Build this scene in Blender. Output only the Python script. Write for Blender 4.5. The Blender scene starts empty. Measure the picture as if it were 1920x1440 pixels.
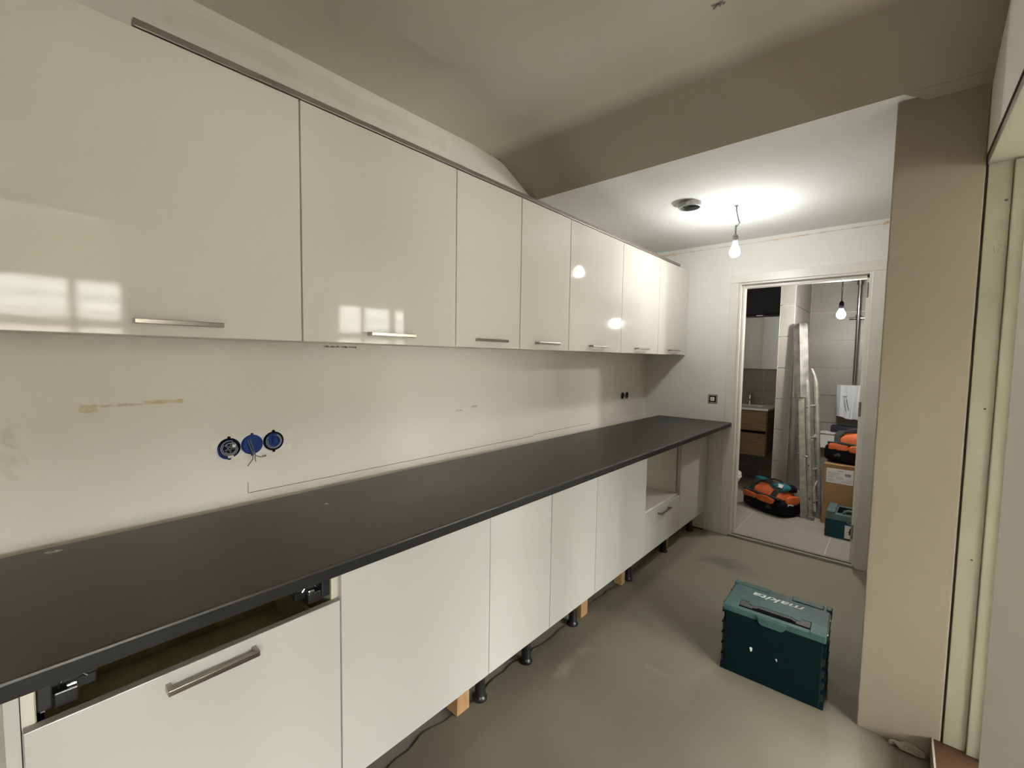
import bpy, bmesh, math, random
from math import sin, cos, pi, radians
from mathutils import Vector, Matrix, noise

random.seed(4)
SC = bpy.context.scene
COL = SC.collection

# ------------------------------------------------------------------ camera
CAM_LOC = (1.70136, -0.02332, 1.41178)
PITCH, YAW, ROLL = radians(-3.5329), radians(-41.3809), radians(0.8831)
fwd = Vector((sin(YAW) * cos(PITCH), cos(YAW) * cos(PITCH), sin(PITCH)))
rgt = fwd.cross(Vector((0, 0, 1))).normalized()
upv = rgt.cross(fwd)
r2 = rgt * cos(ROLL) + upv * sin(ROLL)
u2 = -rgt * sin(ROLL) + upv * cos(ROLL)
cam = bpy.data.cameras.new('camera')
cam.sensor_width = 36.0
cam.lens = 819.514 / 1920 * 36.0
cam.clip_start = 0.02
cam_ob = bpy.data.objects.new('camera', cam)
COL.objects.link(cam_ob)
cam_ob.matrix_world = Matrix(((r2.x, u2.x, -fwd.x, CAM_LOC[0]),
                              (r2.y, u2.y, -fwd.y, CAM_LOC[1]),
                              (r2.z, u2.z, -fwd.z, CAM_LOC[2]),
                              (0, 0, 0, 1)))
SC.camera = cam_ob

# ------------------------------------------------------------------ light
SKY = 60.0
BULB = 275.0
BULB_BATH = 690.0
EXPOSURE = 0.3
w = bpy.data.worlds.new('overcast_sky')
SC.world = w
w.use_nodes = True
bg = w.node_tree.nodes['Background']
bg.inputs[0].default_value = (1.0, 0.972, 0.935, 1)
bg.inputs[1].default_value = SKY
SC.view_settings.view_transform = 'Standard'
SC.view_settings.look = 'None'
SC.view_settings.exposure = EXPOSURE
SC.view_settings.gamma = 1.0
SC.view_settings.use_curve_mapping = False
try:
    cy = SC.cycles
    cy.use_denoising = True
    cy.max_bounces = 10
    cy.diffuse_bounces = 7
    cy.glossy_bounces = 5
    cy.transmission_bounces = 6
    cy.caustics_reflective = False
    cy.caustics_refractive = False
    cy.sample_clamp_indirect = 6.0
except Exception:
    pass


def portal(name, loc, sx, sz, rot):
    l = bpy.data.lights.new(name, 'AREA')
    l.shape = 'RECTANGLE'
    l.size, l.size_y = sx, sz
    l.cycles.is_portal = True
    o = bpy.data.objects.new(name, l)
    o.location = loc
    o.rotation_euler = rot
    COL.objects.link(o)


# windows of the neighbouring room, some only added for light (sky enters only through these openings)
WIN_X = 4.5
WINS = [(-0.55, 0.95, 0.95, 2.10), (2.75, 4.70, 0.95, 2.12), (1.55, 2.50, 0.12, 2.12), (-3.40, -1.25, 0.60, 2.10)]  # last two are unseen, added to spread daylight over the base doors
for k, (y0, y1, z0, z1) in enumerate(WINS):
    portal('window_daylight', (WIN_X + 0.16, (y0 + y1) / 2, (z0 + z1) / 2), y1 - y0, z1 - z0,
           (radians(90), 0, radians(90)))


# ------------------------------------------------------------------ materials
MATS = {}


def mat(name, col, rough=0.6, metal=0.0, spec=0.5, var=0.0, vscale=4.0, bump=0.0, bscale=60.0,
        coat=0.0, emit=None, estr=0.0, var2=None, stretch=None):
    m = bpy.data.materials.new(name)
    m.use_nodes = True
    nt = m.node_tree
    b = nt.nodes['Principled BSDF']
    b.inputs['Base Color'].default_value = (*col, 1)
    b.inputs['Roughness'].default_value = rough
    b.inputs['Metallic'].default_value = metal
    b.inputs['Specular IOR Level'].default_value = spec
    if coat:
        b.inputs['Coat Weight'].default_value = coat
        b.inputs['Coat Roughness'].default_value = 0.03
    if emit:
        b.inputs['Emission Color'].default_value = (*emit, 1)
        b.inputs['Emission Strength'].default_value = estr
    tc = nt.nodes.new('ShaderNodeTexCoord')
    src = tc.outputs['Object']
    if stretch:
        mp = nt.nodes.new('ShaderNodeMapping')
        mp.inputs['Scale'].default_value = stretch
        nt.links.new(src, mp.inputs['Vector'])
        src = mp.outputs['Vector']
    if var:
        n = nt.nodes.new('ShaderNodeTexNoise')
        n.inputs['Scale'].default_value = vscale
        n.inputs['Detail'].default_value = 5
        nt.links.new(src, n.inputs['Vector'])
        rp = nt.nodes.new('ShaderNodeValToRGB')
        c2 = var2 if var2 else tuple(max(0, c * (1 - var)) for c in col)
        c1 = col if var2 else tuple(min(1, c * (1 + var)) for c in col)
        rp.color_ramp.elements[0].position = 0.3
        rp.color_ramp.elements[1].position = 0.7
        rp.color_ramp.elements[0].color = (*c2, 1)
        rp.color_ramp.elements[1].color = (*c1, 1)
        nt.links.new(n.outputs['Fac'], rp.inputs['Fac'])
        nt.links.new(rp.outputs['Color'], b.inputs['Base Color'])
    if bump:
        n2 = nt.nodes.new('ShaderNodeTexNoise')
        n2.inputs['Scale'].default_value = bscale
        n2.inputs['Detail'].default_value = 4
        nt.links.new(src, n2.inputs['Vector'])
        bp = nt.nodes.new('ShaderNodeBump')
        bp.inputs['Strength'].default_value = bump
        bp.inputs['Distance'].default_value = 0.01
        nt.links.new(n2.outputs['Fac'], bp.inputs['Height'])
        nt.links.new(bp.outputs['Normal'], b.inputs['Normal'])
    MATS[name] = m
    return m


def add_patches(m, axis, patches):
    """Stains, and tones standing in for light or shade: soft-edged boxes broken up by noise.
    axis: the two object axes used ('YZ'...), patches: (a0,a1,b0,b1,soft,colour,strength,noise scale)"""
    nt = m.node_tree
    b = nt.nodes['Principled BSDF']
    link = b.inputs['Base Color'].links
    if link:
        cur = link[0].from_socket
    else:
        rgb = nt.nodes.new('ShaderNodeRGB')
        rgb.outputs[0].default_value = b.inputs['Base Color'].default_value[:]
        cur = rgb.outputs[0]
    tc = nt.nodes.new('ShaderNodeTexCoord')
    sp = nt.nodes.new('ShaderNodeSeparateXYZ')
    nt.links.new(tc.outputs['Object'], sp.inputs[0])

    def mth(op, a, bb, clamp=False):
        n = nt.nodes.new('ShaderNodeMath')
        n.operation = op
        n.use_clamp = clamp
        for i, v in enumerate((a, bb)):
            if isinstance(v, (int, float)):
                n.inputs[i].default_value = v
            else:
                nt.links.new(v, n.inputs[i])
        return n.outputs[0]
    for (a0, a1, b0, b1, soft, colr, st, ns, *rg) in patches:
        rag = rg[0] if rg else 3.0
        nz = nt.nodes.new('ShaderNodeTexNoise')
        nz.inputs['Scale'].default_value = ns
        nz.inputs['Detail'].default_value = 4
        nt.links.new(tc.outputs['Object'], nz.inputs['Vector'])
        fac = None
        for ax, lo, hi in ((axis[0], a0, a1), (axis[1], b0, b1)):
            c = mth('SUBTRACT', sp.outputs[ax], (lo + hi) / 2)
            d = mth('ABSOLUTE', c, 0)
            e = mth('SUBTRACT', (hi - lo) / 2, d)
            # ragged edge
            e = mth('ADD', e, mth('MULTIPLY', mth('SUBTRACT', nz.outputs['Fac'], 0.5), soft * rag))
            f = mth('DIVIDE', e, soft, True)
            fac = f if fac is None else mth('MULTIPLY', fac, f)
        fac = mth('MULTIPLY', fac, mth('MULTIPLY', nz.outputs['Fac'], st * 2, True), True)
        mx = nt.nodes.new('ShaderNodeMix')
        mx.data_type = 'RGBA'
        nt.links.new(fac, mx.inputs['Factor'])
        nt.links.new(cur, mx.inputs['A'])
        mx.inputs['B'].default_value = (*colr, 1)
        cur = mx.outputs['Result']
    nt.links.new(cur, b.inputs['Base Color'])


WALLC = (0.84, 0.81, 0.735)
M_wall = mat('plaster_wall', WALLC, 0.75, spec=0.25, var=0.03, vscale=2.5, bump=0.06, bscale=90)
M_wall_left = mat('plaster_wall_left', WALLC, 0.75, spec=0.25, var=0.035, vscale=2.0, bump=0.06, bscale=90)
add_patches(M_wall_left, 'YZ', [
    (0.085, 0.13, 1.235, 1.262, 0.006, (0.56, 0.44, 0.20), 0.6, 70),
    (0.13, 0.225, 1.248, 1.258, 0.004, (0.55, 0.45, 0.25), 0.55, 60),
    (0.225, 0.325, 1.249, 1.264, 0.003, (0.60, 0.47, 0.22), 0.70, 18),
    (-0.07, -0.02, 1.08, 1.22, 0.03, (0.50, 0.41, 0.30), 0.20, 35),
    (0.78, 0.92, 1.438, 1.446, 0.003, (0.10, 0.08, 0.06), 0.8, 90),
    (1.47, 1.52, 1.125, 1.135, 0.004, (0.45, 0.38, 0.28), 0.6, 80),
    (1.58, 1.63, 1.135, 1.150, 0.004, (0.45, 0.38, 0.28), 0.5, 80),
    (0.30, 1.40, 2.40, 2.47, 0.02, (0.66, 0.58, 0.42), 0.25, 9),
    (0.50, 0.66, 1.045, 1.13, 0.012, (0.88, 0.87, 0.84), 0.75, 60),
    (0.40, 0.56, 1.045, 1.13, 0.012, (0.88, 0.87, 0.84), 0.75, 55),
    (3.14, 3.90, 0.93, 1.40, 0.008, (0.74, 0.72, 0.65), 0.55, 3),
])
M_wall_far = mat('plaster_wall_far', (0.77, 0.765, 0.73), 0.75, spec=0.25, var=0.02, vscale=3, bump=0.05, bscale=90)
add_patches(M_wall_far, 'XZ', [
    (0.10, 0.24, 2.298, 2.322, 0.008, (0.66, 0.49, 0.26), 0.75, 45),
    (0.24, 1.0, 2.307, 2.315, 0.004, (0.50, 0.42, 0.28), 0.60, 25),
    (0.95, 1.12, 2.302, 2.322, 0.008, (0.68, 0.55, 0.34), 0.6, 40),
    (1.0, 1.58, 2.310, 2.319, 0.004, (0.50, 0.42, 0.28), 0.60, 25),
    (1.58, 1.65, 2.305, 2.33, 0.006, (0.64, 0.43, 0.20), 0.8, 50),
])
M_ceil = mat('ceiling_paint', (0.60, 0.565, 0.49), 0.85, spec=0.15, var=0.03, vscale=1.6, bump=0.08, bscale=50)
add_patches(M_ceil, 'XY', [(1.21, 1.25, 1.43, 1.455, 0.006, (0.10, 0.09, 0.08), 0.85, 110)])
M_ceil_hall = mat('hall_ceiling_paint', (0.70, 0.705, 0.68), 0.85, spec=0.15, var=0.015, vscale=2, bump=0.04, bscale=60)
M_slope = mat('slope_paint_with_shade', (0.60, 0.565, 0.49), 0.85, spec=0.15, var=0.03, vscale=3, bump=0.08, bscale=60)
add_patches(M_slope, 'XY', [(-1.0, 4.0, 1.655, 3.0, 0.085, (0.33, 0.295, 0.235), 2.0, 5, 0.35), (0.0, 0.07, 1.97, 2.05, 0.02, (0.20, 0.16, 0.12), 0.5, 60)])  # slope's shade painted as a darker tone; small corner patch is a stain
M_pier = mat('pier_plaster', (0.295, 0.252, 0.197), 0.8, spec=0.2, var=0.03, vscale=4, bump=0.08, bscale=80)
M_joint = mat('dark_crack', (0.10, 0.085, 0.06), 0.9)
M_trim = mat('cream_gloss_paint', (0.74, 0.725, 0.655), 0.35, spec=0.45, var=0.03, vscale=8, bump=0.04, bscale=30)
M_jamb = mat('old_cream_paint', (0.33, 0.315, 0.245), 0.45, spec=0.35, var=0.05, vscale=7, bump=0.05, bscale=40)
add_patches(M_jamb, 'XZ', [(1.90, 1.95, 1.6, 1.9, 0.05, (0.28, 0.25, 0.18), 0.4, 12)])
M_leaf = mat('painted_door_leaf', (0.58, 0.56, 0.50), 0.5, spec=0.3, var=0.03, vscale=6, bump=0.03)
M_floor = mat('levelled_screed', (0.185, 0.166, 0.122), 0.55, spec=0.3, var=0.2, vscale=2.2, bump=0.10, bscale=14,
              var2=(0.150, 0.138, 0.104))
add_patches(M_floor, 'XY', [
    (-0.5, 2.5, 2.35, 4.5, 0.45, (0.285, 0.262, 0.200), 1.6, 1.5, 1.0),  # lighter tone makes up for weak hall light on the far floor
    (0.60, 1.05, 1.84, 1.868, 0.03, (0.29, 0.27, 0.22), 0.25, 7),
    (0.60, 0.665, 1.48, 1.80, 0.035, (0.30, 0.28, 0.23), 0.38, 8),
    (0.80, 1.35, 2.5, 2.9, 0.12, (0.28, 0.265, 0.21), 0.5, 4),
    (0.70, 1.10, 3.1, 3.3, 0.10, (0.14, 0.135, 0.11), 0.5, 4),
])
M_slab = mat('bare_concrete_slab', (0.20, 0.195, 0.17), 0.8, var=0.2, vscale=9, bump=0.2, bscale=40)
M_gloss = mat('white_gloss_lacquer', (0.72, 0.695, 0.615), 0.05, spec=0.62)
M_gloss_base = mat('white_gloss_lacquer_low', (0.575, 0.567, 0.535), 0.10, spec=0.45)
M_carc = mat('white_melamine', (0.74, 0.71, 0.63), 0.45)
M_edge = mat('taupe_edge_band', (0.30, 0.28, 0.24), 0.5)
M_inner = mat('dark_olive_board', (0.34, 0.32, 0.19), 0.55, var=0.1, vscale=20)
M_black = mat('black_plastic', (0.012, 0.012, 0.013), 0.3)
M_steel = mat('brushed_steel', (0.34, 0.305, 0.26), 0.28, metal=1.0, var=0.06, vscale=60, stretch=(60, 1, 60))
M_chrome = mat('chrome', (0.85, 0.85, 0.86), 0.06, metal=1.0)
M_chrome_d = mat('dark_chrome', (0.36, 0.36, 0.37), 0.10, metal=1.0)
M_edge_b = mat('dark_edge_band', (0.0135, 0.0135, 0.0135), 0.45, spec=0.2)
M_strip = mat('taupe_aluminium_strip', (0.27, 0.235, 0.20), 0.38, metal=0.7)
M_wood = mat('sawn_pine', (0.38, 0.225, 0.105), 0.7, var=0.15, vscale=6, bump=0.1, bscale=30, stretch=(8, 8, 1))
M_batten = mat('pine_batten', (0.50, 0.34, 0.19), 0.7, var=0.12, vscale=6, stretch=(10, 1, 10))
M_top = mat('anthracite_laminate', (0.026, 0.0245, 0.020), 0.40, spec=0.38, var=0.10, vscale=40, bump=0.02, bscale=200)
add_patches(M_top, 'XY', [
    (0.40, 0.56, 0.29, 0.52, 0.004, (0.030, 0.029, 0.026), 0.55, 2),
    (0.165, 0.185, 0.005, 0.04, 0.006, (0.40, 0.39, 0.36), 0.8, 90),
    (0.305, 0.315, 0.63, 0.645, 0.003, (0.5, 0.49, 0.45), 0.9, 120),
    (0.25, 0.6, 0.55, 1.4, 0.15, (0.06, 0.057, 0.048), 0.35, 5),
])
M_blue = mat('blue_plastic', (0.004, 0.020, 0.125), 0.6, spec=0.2)
M_dkblue = mat('box_interior', (0.004, 0.005, 0.018), 0.8, spec=0.1)
M_wire = mat('grey_cable', (0.13, 0.14, 0.14), 0.5)
M_wire_w = mat('pale_cable', (0.33, 0.35, 0.36), 0.5)
M_zinc = mat('zinc_plate', (0.42, 0.41, 0.38), 0.42, metal=0.9, var=0.15, vscale=80)
M_white = mat('white_plastic', (0.80, 0.80, 0.78), 0.35)
M_glass = mat('window_pane_glass', (1, 1, 1), 0.0)
_nt = M_glass.node_tree
_tr = _nt.nodes.new('ShaderNodeBsdfTransparent')
_tr.inputs[0].default_value = (0.96, 0.98, 0.97, 1)
_gl = _nt.nodes.new('ShaderNodeBsdfGlossy')
_gl.inputs['Roughness'].default_value = 0.0
_fr = _nt.nodes.new('ShaderNodeFresnel')
_fr.inputs['IOR'].default_value = 1.45
_mx = _nt.nodes.new('ShaderNodeMixShader')
_nt.links.new(_fr.outputs[0], _mx.inputs[0])
_nt.links.new(_tr.outputs[0], _mx.inputs[1])
_nt.links.new(_gl.outputs[0], _mx.inputs[2])
_nt.links.new(_mx.outputs[0], _nt.nodes['Material Output'].inputs['Surface'])
M_brown = mat('brown_parquet', (0.055, 0.022, 0.008), 0.5, var=0.2, vscale=10, stretch=(1, 12, 1))
M_pale_floor = mat('pale_subfloor', (0.55, 0.52, 0.46), 0.6, var=0.06, vscale=3)
M_grey_sock = mat('grey_lampholder', (0.22, 0.22, 0.21), 0.5)
M_bulb = mat('lit_bulb', (1, 1, 1), 0.4, emit=(1.0, 1.0, 0.99), estr=BULB)
M_bulb2 = mat('lit_bath_bulb', (1, 1, 1), 0.4, emit=(1.0, 0.96, 0.91), estr=BULB_BATH)
M_duct = mat('galvanised_duct', (0.48, 0.48, 0.46), 0.45, metal=0.6, var=0.2, vscale=30)
M_dark = mat('dark_opening', (0.004, 0.0045, 0.006), 0.9, spec=0.05)
M_tile = mat('grey_wall_tile', (0.285, 0.27, 0.24), 0.38, spec=0.4, var=0.07, vscale=5, bump=0.02, bscale=40)
M_tile_f = mat('grey_floor_tile', (0.36, 0.335, 0.285), 0.45, spec=0.35, var=0.06, vscale=6, bump=0.03, bscale=50)
M_grout = mat('light_grout', (0.66, 0.64, 0.59), 0.8)
M_anth = mat('anthracite_paint', (0.030, 0.030, 0.036), 0.55)
M_mirror = mat('mirror_glass', (0.55, 0.56, 0.55), 0.02, metal=1.0)
M_oak = mat('knotty_oak', (0.225, 0.130, 0.055), 0.5, var=0.28, vscale=5, bump=0.03, stretch=(1.2, 1, 14))
M_ceramic = mat('white_ceramic', (0.80, 0.79, 0.76), 0.08, spec=0.55)
M_teal = mat('shaded_teal_plastic', (0.0002, 0.0085, 0.0100), 0.5, spec=0.16, var=0.12, vscale=14)  # case body and top are one plastic; front shade is in this colour
M_teal_l = mat('dusty_lit_teal_plastic', (0.042, 0.100, 0.096), 0.5, spec=0.35, var=0.14, vscale=25)  # same plastic, paler for dust and for light falling on the top
M_teal_b = mat('teal_plastic', (0.003, 0.042, 0.055), 0.45, spec=0.3, var=0.1, vscale=14)
M_teal_p = mat('lit_teal_plastic', (0.10, 0.155, 0.16), 0.5, spec=0.3, var=0.1, vscale=20)  # bathroom case lid: light from above painted into the paler colour
M_teal_h = mat('brown_grey_handle', (0.050, 0.046, 0.044), 0.5, var=0.1, vscale=20)
M_print = mat('white_print', (0.72, 0.76, 0.74), 0.6)
M_ink = mat('black_ink', (0.03, 0.03, 0.035), 0.7)
M_paper = mat('paper_label', (0.70, 0.69, 0.68), 0.7)
M_card = mat('brown_cardboard', (0.33, 0.185, 0.080), 0.8, var=0.06, vscale=12, bump=0.03)
M_orange = mat('orange_nylon', (0.56, 0.115, 0.024), 0.6, var=0.15, vscale=18, bump=0.25, bscale=22)
M_blackn = mat('black_nylon', (0.0045, 0.0045, 0.005), 0.75, spec=0.15, bump=0.3, bscale=25)
M_strap = mat('black_webbing', (0.018, 0.018, 0.017), 0.7)
M_tealcl = mat('teal_cloth', (0.010, 0.13, 0.16), 0.7, var=0.2, vscale=20, bump=0.4, bscale=20)
M_alu = mat('dusty_aluminium', (0.30, 0.295, 0.25), 0.55, metal=0.25, var=0.28, vscale=22, bump=0.1, bscale=60)
M_alu_s = mat('shiny_aluminium', (0.60, 0.60, 0.58), 0.22, metal=0.9, var=0.5, vscale=11, bump=1.0, bscale=12)
M_plastic_w = mat('white_plastic_bag', (0.66, 0.68, 0.71), 0.4, bump=0.25, bscale=14)
M_slate = mat('slate_grey_plastic', (0.030, 0.032, 0.042), 0.6, spec=0.25)
M_facade = mat('white_cladding', (0.50, 0.50, 0.49), 0.8, var=0.08, vscale=3)
M_facade_d = mat('grey_cladding', (0.34, 0.34, 0.33), 0.8)
M_facade_r = mat('brick_red_cladding', (0.42, 0.25, 0.20), 0.8)
M_pencil = mat('pencil_graphite', (0.20, 0.19, 0.17), 0.8)


# ------------------------------------------------------------------ mesh helpers
class MB:
    def __init__(self):
        self.bm = bmesh.new()

    def box(self, x0, x1, y0, y1, z0, z1, bev=0.0, seg=2):
        vs = [self.bm.verts.new(p) for p in ((x0, y0, z0), (x1, y0, z0), (x1, y1, z0), (x0, y1, z0),
                                             (x0, y0, z1), (x1, y0, z1), (x1, y1, z1), (x0, y1, z1))]
        fs = [self.bm.faces.new([vs[i] for i in f]) for f in
              ((3, 2, 1, 0), (4, 5, 6, 7), (0, 1, 5, 4), (1, 2, 6, 5), (2, 3, 7, 6), (3, 0, 4, 7))]
        if bev > 0:
            es = list({e for f in fs for e in f.edges})
            bmesh.ops.bevel(self.bm, geom=es, offset=bev, segments=seg, affect='EDGES', profile=0.5)
        return self

    def prism(self, pts, a0, a1, axis='y', bev=0.0):
        """closed 2D outline swept along an axis. For axis y the outline is (x,z); x:(y,z); z:(x,y)"""
        def mk(p, a):
            if axis == 'y':
                return (p[0], a, p[1])
            if axis == 'x':
                return (a, p[0], p[1])
            return (p[0], p[1], a)
        A = [self.bm.verts.new(mk(p, a0)) for p in pts]
        B = [self.bm.verts.new(mk(p, a1)) for p in pts]
        fs = [self.bm.faces.new(A), self.bm.faces.new(B[::-1])]
        n = len(pts)
        for i in range(n):
            fs.append(self.bm.faces.new((A[i], B[i], B[(i + 1) % n], A[(i + 1) % n])))
        bmesh.ops.recalc_face_normals(self.bm, faces=fs)
        if bev:
            es = list({e for f in fs[:2] for e in f.edges})
            bmesh.ops.bevel(self.bm, geom=es, offset=bev, segments=2, affect='EDGES', profile=0.5)
        return self

    def tube(self, pts, r, n=8, flat=None, cap=True, up=None):
        pts = [Vector(p) for p in pts]
        rs = r if isinstance(r, (list, tuple)) else [r] * len(pts)
        rings = []
        N = None
        for i, p in enumerate(pts):
            t = (pts[min(i + 1, len(pts) - 1)] - pts[max(i - 1, 0)])
            if t.length < 1e-9:
                t = Vector((0, 0, 1))
            t.normalize()
            if N is None:
                a = Vector(up) if up else (Vector((0, 0, 1)) if abs(t.z) < 0.9 else Vector((1, 0, 0)))
                N = (a - t * a.dot(t)).normalized()
            else:
                N = (N - t * N.dot(t)).normalized()
            Bn = t.cross(N)
            ring = []
            for k in range(n):
                an = 2 * pi * k / n + (pi / n if n == 4 else 0)
                f1 = flat if flat else 1.0
                ring.append(self.bm.verts.new(p + (N * cos(an) * f1 + Bn * sin(an)) * rs[i]))
            rings.append(ring)
        for a, b in zip(rings, rings[1:]):
            for k in range(n):
                self.bm.faces.new((a[k], a[(k + 1) % n], b[(k + 1) % n], b[k]))
        if cap:
            self.bm.faces.new(rings[0][::-1])
            self.bm.faces.new(rings[-1])
        return self

    def lathe(self, prof, c=(0, 0, 0), n=20, axis='z', loop=False):
        """profile of (radius, height) pairs around an axis through c"""
        rings = []
        c = Vector(c)
        for (r, h) in prof:
            ring = []
            for k in range(n):
                a = 2 * pi * k / n
                u, v = r * cos(a), r * sin(a)
                if axis == 'z':
                    p = Vector((u, v, h))
                elif axis == 'x':
                    p = Vector((h, u, v))
                else:
                    p = Vector((v, h, u))
                ring.append(self.bm.verts.new(c + p))
            rings.append(ring)
        for a, b in zip(rings, rings[1:]):
            for k in range(n):
                self.bm.faces.new((a[k], a[(k + 1) % n], b[(k + 1) % n], b[k]))
        if loop:
            a, b = rings[-1], rings[0]
            for k in range(n):
                self.bm.faces.new((a[k], a[(k + 1) % n], b[(k + 1) % n], b[k]))
        else:
            self.bm.faces.new(rings[0][::-1])
            self.bm.faces.new(rings[-1])
        return self

    def blob(self, c, s, k=5.0, cuts=7, amp=0.0, ns=8.0, taper=0.0, seed=0.0, rot=0.0):
        """rounded, slightly crumpled cushion shape of half-sizes s"""
        g = bmesh.new()
        bmesh.ops.create_cube(g, size=2.0)
        bmesh.ops.subdivide_edges(g, edges=g.edges[:], cuts=cuts, use_grid_fill=True)
        R = Matrix.Rotation(rot, 3, 'Z')
        mp = {}
        for v in g.verts:
            p = v.co.copy()
            d = (abs(p.x) ** k + abs(p.y) ** k + abs(p.z) ** k) ** (1.0 / k)
            p = p / d
            tz = (p.z + 1) / 2
            f = 1 - taper * tz
            q = Vector((p.x * s[0] * f, p.y * s[1] * f, p.z * s[2]))
            if amp:
                nn = noise.noise_vector((q + Vector((seed, seed * 1.7, seed * .3))) * ns)
                q += Vector((nn.x, nn.y, nn.z * 0.8)) * amp
            mp[v] = self.bm.verts.new(R @ q + Vector(c))
        for f in g.faces:
            self.bm.faces.new([mp[v] for v in f.verts])
        g.free()
        return self

    def quad(self, *ps):
        self.bm.faces.new([self.bm.verts.new(p) for p in ps])
        return self

    def build(self, name, m, parent=None, world=True, smooth=False, label=None, off=None):
        me = bpy.data.meshes.new(name)
        bmesh.ops.recalc_face_normals(self.bm, faces=self.bm.faces[:])
        if parent is not None and world:
            o0 = Vector(parent.get('_o', (0, 0, 0)))
            bmesh.ops.translate(self.bm, verts=self.bm.verts[:], vec=-o0)
        self.bm.to_mesh(me)
        self.bm.free()
        me.materials.append(m)
        if smooth:
            for p in me.polygons:
                p.use_smooth = True
            try:
                me.set_sharp_from_angle(angle=radians(40))
            except Exception:
                pass
        o = bpy.data.objects.new(name, me)
        COL.objects.link(o)
        if parent is not None:
            o.parent = parent
            o['_o'] = tuple(parent.get('_o', (0, 0, 0)))
        if label:
            o['label'] = label
        return o


ROOTS = []


def thing(name, label, cat, loc=(0, 0, 0), rz=0.0, group=None):
    o = bpy.data.objects.new(name, None)
    o.empty_display_size = 0.05
    COL.objects.link(o)
    o.location = loc
    o.rotation_euler = (0, 0, rz)
    o['_o'] = tuple(loc)
    o['label'] = label
    o['category'] = cat
    if group:
        o['group'] = group
    return o


def struct(mb, name, m, parent=None, label=None, smooth=False):
    o = mb.build(name, m, parent, smooth=smooth)
    if parent is None:
        o['kind'] = 'structure'
    if label:
        o['label'] = label
    return o


def sempty(name, label=None):
    o = bpy.data.objects.new(name, None)
    o.empty_display_size = 0.05
    COL.objects.link(o)
    o['kind'] = 'structure'
    o['_o'] = (0, 0, 0)
    if label:
        o['label'] = label
    return o


def bez(p0, p1, p2, n=8):
    p0, p1, p2 = Vector(p0), Vector(p1), Vector(p2)
    return [p0 * (1 - t) ** 2 + p1 * 2 * t * (1 - t) + p2 * t * t for t in [i / n for i in range(n + 1)]]


def arc(c, r, a0, a1, n, f):
    return [f(c[0] + r * cos(a0 + (a1 - a0) * i / n), c[1] + r * sin(a0 + (a1 - a0) * i / n)) for i in range(n + 1)]


# ------------------------------------------------------------------ room shell
XR = 1.8835     # right wall face
YP = 2.098      # pier face
YF = 3.74       # far wall face
YN = -3.6       # far end of the neighbouring room
ZC, ZC2 = 2.502, 2.343
YB = -2.4       # wall behind the camera
DA = (-0.56, 0.36)   # doorway beside the camera
DB = (1.37, YP)      # doorway with the old frame

struct(MB().box(-0.12, 0, YB - .1, YF + .1, -0.1, 2.7), 'wall_left', M_wall_left, label='cream plaster wall behind the kitchen run')
wl = bpy.data.objects['wall_left']
mb = MB()
for a, b in (((0.0, .504, .917), (0.0, 2.118, .926)), ((0.0, 2.118, .926), (0.0, 2.80, .926))):
    mb.box(-.0005, .0006, a[1], b[1], a[2] - .0012, a[2] + .0012)
mb.box(-.0005, .0006, .5025, .5045, .917, .954)
mb.build('pencil_line', M_pencil, wl, label='thin pencil line marked on the wall')
# walls around the far door opening
OX0, OX1, OZ = 0.745, 1.545, 2.02
struct(MB().box(0, OX0 - .01, YF, YF + .10, -0.02, 2.45).box(OX1 + .01, 1.75, YF, YF + .10, -0.02, 2.45)
       .box(OX0 - .01, OX1 + .01, YF, YF + .10, OZ + .01, 2.45), 'wall_far', M_wall_far)
# pier and hall right wall
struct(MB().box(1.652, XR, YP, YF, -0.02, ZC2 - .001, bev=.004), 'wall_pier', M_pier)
mb = MB()
lo_ = [mb.bm.verts.new(p) for p in ((1.668, 2.0488, ZC2 - .0016), (XR, 2.0488, ZC2 - .0016), (XR, YP + .002, ZC2 - .022), (1.730, YP + .002, ZC2 - .020))]
hi_ = [mb.bm.verts.new((v.co.x, v.co.y, ZC2 - .0003)) for v in lo_]
mb.bm.faces.new(lo_)
mb.bm.faces.new(hi_)
for i in range(4):
    mb.bm.faces.new((lo_[i], lo_[(i + 1) % 4], hi_[(i + 1) % 4], hi_[i]))
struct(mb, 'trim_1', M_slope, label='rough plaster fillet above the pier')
# right wall with two doorways
struct(MB().box(XR, 2.0, YN, DA[0], -.02, 2.6).box(XR, 2.0, DA[1], DB[0], -.02, 2.6)
       .box(XR, 2.0, DA[0], DA[1], 2.06, 2.6).box(XR, 2.0, DB[0], DB[1] + .03, 2.092, 2.6)
       .box(XR, 2.0, DB[1] + .03, YF, -.02, 2.6), 'wall_right', M_wall)
struct(MB().box(-.1, 2.0, YB - .1, YB, -.02, 2.6), 'wall_back', M_wall)
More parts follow.
